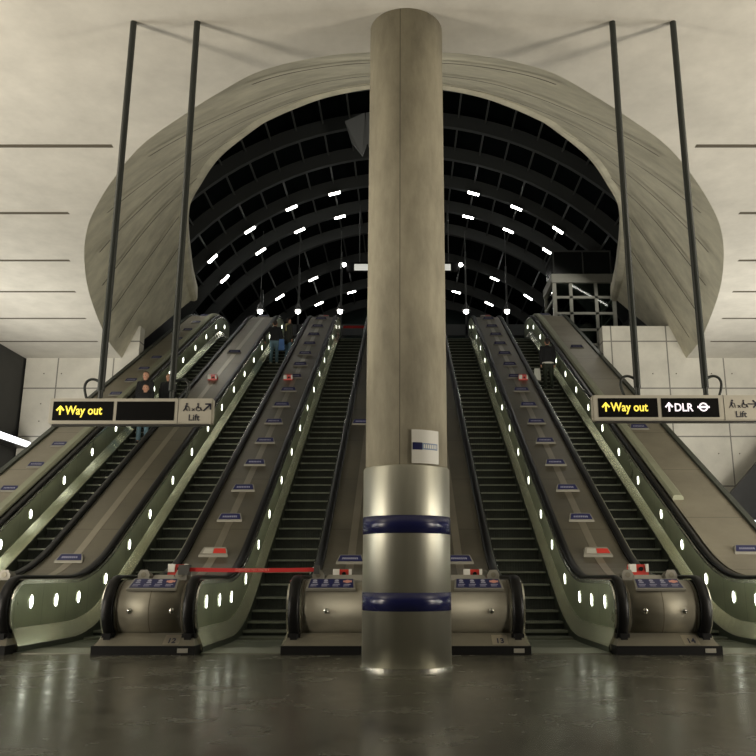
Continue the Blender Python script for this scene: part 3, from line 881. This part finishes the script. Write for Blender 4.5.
def dir_sign(x0, x1, zc, poles, label, panels, lift_x, arrow, cables):
    yf = 9.6; d = .11; h = .155
    t = thing('hanging_sign', label, 'sign', ((x0 + x1) / 2, yf, zc - h), 'hanging direction signs')
    bm = bmesh.new(); box(bm, x0, x1, yf, yf + d, zc - h, zc + h); bmesh.ops.bevel(bm, geom=bm.edges[:], offset=.012, segments=2, affect='EDGES')
    body = obj('sign_box', bm, M['signgrey'], t)
    bm = bmesh.new(); box(bm, x0 + .04, x1 - .04, yf + .02, yf + d - .02, zc - h - .02, zc - h); obj('lamp_trough', bm, M['housing'], body)
    for a, b, kind in panels:
        bm = bmesh.new(); box(bm, a, b, yf - .004, yf + .01, zc - .115, zc + .115); p = obj('message_panel', bm, M['signface'], t)
        if kind:
            m = M['yellow'] if kind.startswith('Way') else M['white']
            uparrow(p, a + .09, yf - .006, zc - .048, m, .105)
            text(kind, .150 if kind.startswith('Way') else .135, m, p, (a + .150, yf - .006, zc - .043), bold=.0025, ext=.002, sx=.82 if kind.startswith('Way') else .90)
            if kind == 'DLR':
                bm = bmesh.new(); cx, cz = b - .185, zc + .007; n = 28
                R = [[(cx + r * math.cos(2 * math.pi * k / n), yf - .005 - dy, cz + r * math.sin(2 * math.pi * k / n)) for r, dy in ((.036, 0), (.054, 0), (.054, .003), (.036, .003))] for k in range(n)]
                rings(bm, R, loop=True); box(bm, cx - .072, cx + .072, yf - .0095, yf - .0045, cz - .012, cz + .012); obj('roundel', bm, M['white'], p)
    bm = bmesh.new(); box(bm, lift_x - .04, lift_x - .034, yf - .002, yf + .01, zc - h + .005, zc + h - .005); obj('panel_joint', bm, M['housing'], t)
    pictos(t, lift_x + .035, yf - .003, zc + .0, arrow)
    text('Lift', .105, M['ink'], t, (lift_x + .09, yf - .003, zc - .115), bold=.001, ext=.001)
    for px in poles:
        bm = bmesh.new(); tube(bm, [(px, yf + .055, zc + h + .10), (px, yf + .055, HC)], .042, 14); tube(bm, [(px, yf + .055, zc + h - .01), (px, yf + .055, zc + h + .12)], .030, 12)
        obj('hanger_pole', bm, M['pole'], t, smooth=False)
    for px, s in cables:
        P = [(px + s * .0, .30), (px + s * .07, .36), (px + s * .13, .37), (px + s * .18, .33), (px + s * .20, .24), (px + s * .185, .12), (px + s * .15, -.01)]
        P = catmull([(a, zc + h - .02 + b * .72) for a, b in P], 4)
        bm = bmesh.new(); tube(bm, [(a, yf + .06, b) for a, b in P], .017, 8); obj('cable', bm, M['pole'], t, smooth=True)


dir_sign(-4.235, -2.285, 2.925, (-3.66, -2.80), 'hanging grey sign at left reading Way out, with a blank black panel and lift symbols',
         [(-4.19, -3.47, 'Way out'), (-3.43, -2.74, None)], -2.66, 'ne', [(-3.66, -1), (-2.80, 1)])
dir_sign(2.255, 4.55, 2.965, (2.82, 3.64), 'hanging grey sign at right reading Way out and DLR with a roundel',
         [(2.32, 3.03, 'Way out'), (3.075, 3.76, 'DLR')], 3.86, 'e', [(2.82, -1), (3.64, 1)])

# ------------------------------------------------------------------ lift tower
t = thing('lift_tower', 'steel framed glass lift tower rising behind the right deck', 'lift', (7.9, 34.2, 0))
x0, x1, ya, yb = 6.62, 9.22, 34.2, 36.2
Z1 = 13.99
for x in (x0, x1):
    for y in (ya, yb):
        bm = bmesh.new(); box(bm, x - .08, x + .08, y - .08, y + .08, 6.5, Z1); obj('corner_post', bm, M['post'], t)
for x in (7.34, 8.45):
    bm = bmesh.new(); box(bm, x - .07, x + .07, ya - .05, ya + .05, 6.5, Z1 - .2); obj('mullion', bm, M['post'], t)
for z in (12.94, 12.2, 11.45, 10.78, 10.10, 9.45, 8.8):
    bm = bmesh.new(); hh = .055
    box(bm, x0, x1, ya - .05, ya + .05, z - hh, z + hh); box(bm, x0 - .04, x0 + .04, ya, yb, z - hh, z + hh); box(bm, x1 - .04, x1 + .04, ya, yb, z - hh, z + hh); obj('cross_rail', bm, M['post'], t)
bm = bmesh.new(); box(bm, x0 - .12, x1 + .12, ya - .12, yb + .1, 13.6, 14.0); obj('head_beam', bm, M['post'], t)
bm = bmesh.new(); box(bm, x0 + .03, x1 - .03, ya + .02, ya + .03, 6.6, 13.6); obj('front_glass', bm, M['glass'], t)
bm = bmesh.new(); box(bm, x0 - .005, x0 + .005, ya + .1, yb - .1, 6.6, 13.6); obj('side_glass', bm, M['glass'], t)
bm = bmesh.new(); box(bm, x0 + .05, x1 - .05, ya + .06, yb, 14.0, 15.1); tb = obj('top_housing', bm, M['darkpanel'], t)
bm = bmesh.new()
for x in (x0 + .03, 7.95, x1 - .03): box(bm, x - .025, x + .025, ya + .0, ya + .06, 14.0, 15.15)
box(bm, x0, x1, ya, ya + .06, 15.1, 15.16); box(bm, x0, x0 + .05, ya, yb, 15.1, 15.16); obj('housing_frame', bm, M['purlin'], tb)
bm = bmesh.new(); box(bm, 7.45, 8.4, ya + .7, ya + 1.7, 9.6, 11.7); obj('lift_car', bm, mat('lift_car_steel', (.16, .16, .15), .4, .5), t)

# ------------------------------------------------------------------ long sign hanging across, behind the column
t = thing('gantry_sign', 'thin white lit sign board hanging deep under the canopy, crossing behind the column', 'sign', (-.1, 38, 15.6))
bm = bmesh.new(); box(bm, -2.85, 2.7, 38.0, 38.12, 15.6, 16.1); sb = obj('sign_box', bm, M['black'], t)
bm = bmesh.new(); box(bm, -2.45, 2.3, 37.98, 38.0, 15.67, 16.0); fc = obj('sign_face', bm, mat('lit_sign_white', (.7, .7, .66), .5, emit=(1, 1, .9), estr=.45), sb)
text('Canary Wharf Station', .26, M['ink'], fc, (-.1, 37.975, 15.74), align='CENTER')
for x in (-2.95, 2.8):
    bm = bmesh.new(); bmesh.ops.create_uvsphere(bm, u_segments=10, v_segments=6, radius=.1, matrix=Matrix.Translation((x, 37.95, 15.95))); obj('end_lamp', bm, M['lamp'], t)
for x in (-2.2, 2.2):
    bm = bmesh.new(); tube(bm, [(x, 38.06, 16.1), (x, 38.06, 19.2)], .025, 6); obj('hanger_rod', bm, M['purlin'], t)
# draped grey sheet hanging from the canopy beside the column
t = thing('hanging_sheet', 'crumpled grey pointed sheet hanging from the canopy left of the column top', 'sheet', (-2.0, 29, 19))
for pts in (((-2.32, 18.4), (-1.55, 18.75), (-1.4, 17.55), (-1.62, 17.0), (-2.05, 17.5)), ((-1.50, 18.75), (-1.0, 18.9), (-1.05, 17.1), (-1.3, 17.15), (-1.45, 17.5))):
    bm = bmesh.new(); rings(bm, [[(x, 29.0 + dy + .12 * math.sin(9 * x + z), z) for x, z in pts] for dy in (0, .10)]); obj('fold', bm, M['banner'], t)


# ------------------------------------------------------------------ people
def mesh_from_capsules(caps, voxel, name):
    bm = bmesh.new()
    for a, b, ra, rb in caps:
        a = Vector(a); b = Vector(b); n = max(2, int((b - a).length / (min(ra, rb) * .7)) + 1)
        bmesh.ops.create_uvsphere(bm, u_segments=10, v_segments=7, radius=ra, matrix=Matrix.Translation(a))
        bmesh.ops.create_uvsphere(bm, u_segments=10, v_segments=7, radius=rb, matrix=Matrix.Translation(b))
        tube(bm, [a.lerp(b, k / n) for k in range(n + 1)], [lerp(ra, rb, k / n) for k in range(n + 1)], 10)
    me = bpy.data.meshes.new(name); bm.to_mesh(me); bm.free()
    o = bpy.data.objects.new('tmp', me); COL.objects.link(o)
    md = o.modifiers.new('r', 'REMESH'); md.mode = 'VOXEL'; md.voxel_size = voxel; md.use_smooth_shade = True
    sm = o.modifiers.new('s', 'SMOOTH'); sm.iterations = 3; sm.factor = .5
    dg = bpy.context.evaluated_depsgraph_get(); dg.update()
    out = bpy.data.meshes.new_from_object(o.evaluated_get(dg)); bpy.data.objects.remove(o); out.name = name
    return out


def link(name, me, m, parent):
    me.materials.clear(); me.materials.append(m)
    for p in me.polygons: p.use_smooth = True
    o = bpy.data.objects.new(name, me); COL.objects.link(o); o.parent = parent; return o


def person(x, y, z, H, rz, label, top, legs, shoe, hair, armL=(0, 0, 0), armR=(0, 0, 0), long_coat=False, stepup=None, scarf=False, hem=False, female=False):
    """faces +y (away) in local frame; rz turns. arm = (forward, outward, bend)"""
    t = thing('person', label, 'person', (x, y, z), None, rz)
    k = H / 1.75
    fl_, fr_ = (0, 0), (0, 0)
    if stepup: fr_ = stepup
    sw = .19 if not female else .165
    J = {}
    body = []
    def add(L, a, b, ra, rb): L.append(([c_ * k for c_ in a], [c_ * k for c_ in b], ra * k, rb * k))
    legsL, topL, shoeL = [], [], []
    for s, (fy, fz) in ((-1, fl_), (1, fr_)):
        hip = (s * .09, 0, .90); knee = (s * .10, .03 + fy * .5, .49 + fz * .6); ank = (s * .11, fy, .09 + fz); toe = (s * .125, fy + .16, .045 + fz)
        add(body, hip, knee, .078, .052); add(body, knee, ank, .052, .036); add(body, ank, toe, .036, .028)
        add(legsL, hip, knee, .100, .070); add(legsL, knee, (s * .11, fy, .10 + fz), .070, .062)
        add(shoeL, (s * .11, fy - .04, .045 + fz), (s * .127, fy + .17, .04 + fz), .047, .038)
        sh = (s * sw, 0, 1.43); arm = armL if s < 0 else armR
        el = (s * (sw + .05 + arm[1]), arm[0], 1.43 - math.sqrt(max(.01, .29 ** 2 - arm[0] ** 2 - arm[1] ** 2)))
        wr = (el[0] + s * (-.02), el[1] + .04 + arm[2], el[2] - math.sqrt(max(.005, .26 ** 2 - (arm[2]) ** 2)))
        add(body, sh, el, .048, .038); add(body, el, wr, .037, .026)
        hd = Vector(wr) + (Vector(wr) - Vector(el)).normalized() * .07
        add(body, wr, tuple(hd), .026, .032)
        # fingers and thumb
        d = (Vector(wr) - Vector(el)).normalized()
        for q in range(4):
            off = Vector((0, (q - 1.5) * .018, 0)); p0 = hd + off; p1 = p0 + d * (.075 - abs(q - 1.3) * .012) + Vector((-s * .02, 0, 0))
            add(body, tuple(p0), tuple(p1), .010, .008)
        add(body, tuple(Vector(wr) + d * .03), tuple(Vector(wr) + d * .07 + Vector((-s * .02, .04, 0))), .012, .010)
        add(topL, sh, el, .066, .056); add(topL, el, wr, .056, .043)
        add(topL, (s * .07, 0, 1.40), sh, .085, .07)
    add(body, (0, 0, .93), (0, 0, 1.15), .092, .090); add(body, (0, 0, 1.15), (0, 0, 1.34), .092, .095); add(body, (0, 0, 1.40), (0, .01, 1.56), .058, .052)
    add(body, (0, .015, 1.60), (0, .005, 1.66), .076, .090)
    add(body, (0, .095, 1.605), (0, .10, 1.60), .014, .012)  # nose
    for s in (-1, 1): add(body, (s * .088, 0, 1.625), (s * .09, -.005, 1.60), .014, .012)
    for s in (-.07, 0, .07):
        add(topL, (s, 0, .98 if not long_coat else .80), (s, 0, 1.15), .125 if not long_coat else .135, .120); add(topL, (s, 0, 1.15), (s, 0, 1.36), .120, .13)
        add(legsL, (s, 0, .90), (s, 0, .98), .105, .105)
    add(topL, (0, 0, 1.42), (0, 0, 1.475), .085, .07)
    hairL = []
    add(hairL, (0, -.018, 1.665), (0, -.012, 1.69), .088, .085); add(hairL, (0, -.05, 1.60), (0, -.045, 1.66), .062, .07)
    if female: add(hairL, (0, -.06, 1.50), (0, -.05, 1.62), .05, .07)
    link('body', mesh_from_capsules(body, .014 * k, 'body'), M['skin'], t)
    b = bmesh.new()
    for s in (-1, 1): bmesh.ops.create_uvsphere(b, u_segments=8, v_segments=6, radius=.011 * k, matrix=Matrix.Translation((s * .032 * k, .084 * k, 1.635 * k)))
    obj('eyes', b, M['ink'], t, world=False)
    b = bmesh.new(); box(b, -.024 * k, .024 * k, .080 * k, .094 * k, 1.562 * k, 1.570 * k); obj('mouth', b, M['red'], t, world=False)
    link('trousers', mesh_from_capsules(legsL, .022, 'trousers'), legs, t)
    link('coat' if long_coat else 'jacket', mesh_from_capsules(topL, .022, 'jacket'), top, t)
    sm_ = mesh_from_capsules(shoeL, .014, 'shoes'); link('shoes', sm_, shoe, t)
    link('hair', mesh_from_capsules(hairL, .014, 'hair'), hair, t)
    if scarf:
        b = bmesh.new(); tube(b, [(.10 * math.cos(a) * k, .095 * math.sin(a) * k, 1.485 * k) for a in [math.pi * 2 * q / 14 for q in range(15)]], .038 * k, 8); tube(b, [(.03, -.12, 1.46 * k), (.05, -.135, 1.2 * k)], .03, 8); obj('scarf', b, M['scarf'], t, world=False, smooth=True)
    if hem:
        b = bmesh.new(); lathe(b, 0, 0, [(.186, .875 * k), (.198, .90 * k), (.20, .925 * k), (.17, .93 * k)], 20); bmesh.ops.scale(b, vec=(1.0, .66, 1), verts=b.verts); obj('shirt_hem', b, M['hem'], t, world=False)
    return t


def stepz(y):
    k = math.floor((y - 12.35) / .4); yy = 12.35 + .4 * k
    return zb(yy) + .014


def on_step(y):  # centre of the step nearest to y
    k = math.floor((y - 12.35) / .4); return 12.35 + .4 * k + .16


ya = on_step(23.2)
person(-7.55, ya, stepz(ya), 1.80, math.pi - .2, 'tall brown-haired person in a black jacket on the leftmost escalator', M['coat'], M['jeans'], M['shoeb'], M['hair2'])
ya = on_step(22.4)
person(-7.27, ya, stepz(ya), 1.70, math.pi + .1, 'person in black top and jeans in front of the tall brown-haired one', M['coat'], M['jeans'], M['shoeb'], M['hair'])
ya = on_step(23.6)
person(-7.0, ya, stepz(ya), 1.60, math.pi, 'dark-clothed person half hidden behind a pole of the left hanging sign', M['coat'], M['trouser'], M['shoeb'], M['hair2'])
ya = on_step(29.8)
person(-4.88, ya, stepz(ya), 1.72, .1, 'person seen from behind in black jacket, blue jeans and pale shoes', M['coat'], M['jeans'], M['shoe'], M['hair'], armL=(.05, .16, .16), armR=(.02, .03, .02))
ya = on_step(30.3)
person(-4.43, ya, stepz(ya), 1.70, -.9, 'person in a dark olive coat and scarf near the escalator top', M['coat2'], M['jeans'], M['shoeb'], M['hair'], long_coat=True, scarf=True)
b = bmesh.new(); hexa(b, [(-4.72, ya - .45, stepz(ya) + .32), (-4.50, ya - .45, stepz(ya) + .32), (-4.50, ya - .33, stepz(ya) + .32), (-4.72, ya - .33, stepz(ya) + .32), (-4.70, ya - .42, stepz(ya) + .75), (-4.52, ya - .42, stepz(ya) + .75), (-4.52, ya - .36, stepz(ya) + .75), (-4.70, ya - .36, stepz(ya) + .75)])
tag(obj('carrier_bag', b, M['bluebag']), 'pale blue carrier bag held between the two riders near the escalator top', 'bag')
ya = on_step(26.9)
person(4.88, ya, stepz(ya), 1.80, .05, 'person seen from behind in a black coat with white hem on the rightmost escalator', M['coat'], M['trouser'], M['shoeb'], M['hair'], hem=True, stepup=None)
b = bmesh.new(); zz = stepz(ya); hexa(b, [(4.38, ya - .16, zz + .30), (4.60, ya - .16, zz + .30), (4.60, ya - .02, zz + .30), (4.38, ya - .02, zz + .30), (4.40, ya - .13, zz + .72), (4.58, ya - .13, zz + .72), (4.58, ya - .06, zz + .72), (4.40, ya - .06, zz + .72)])
tag(obj('carrier_bag', b, M['whitebag']), 'white bag held by the person in the black coat on the rightmost escalator', 'bag')
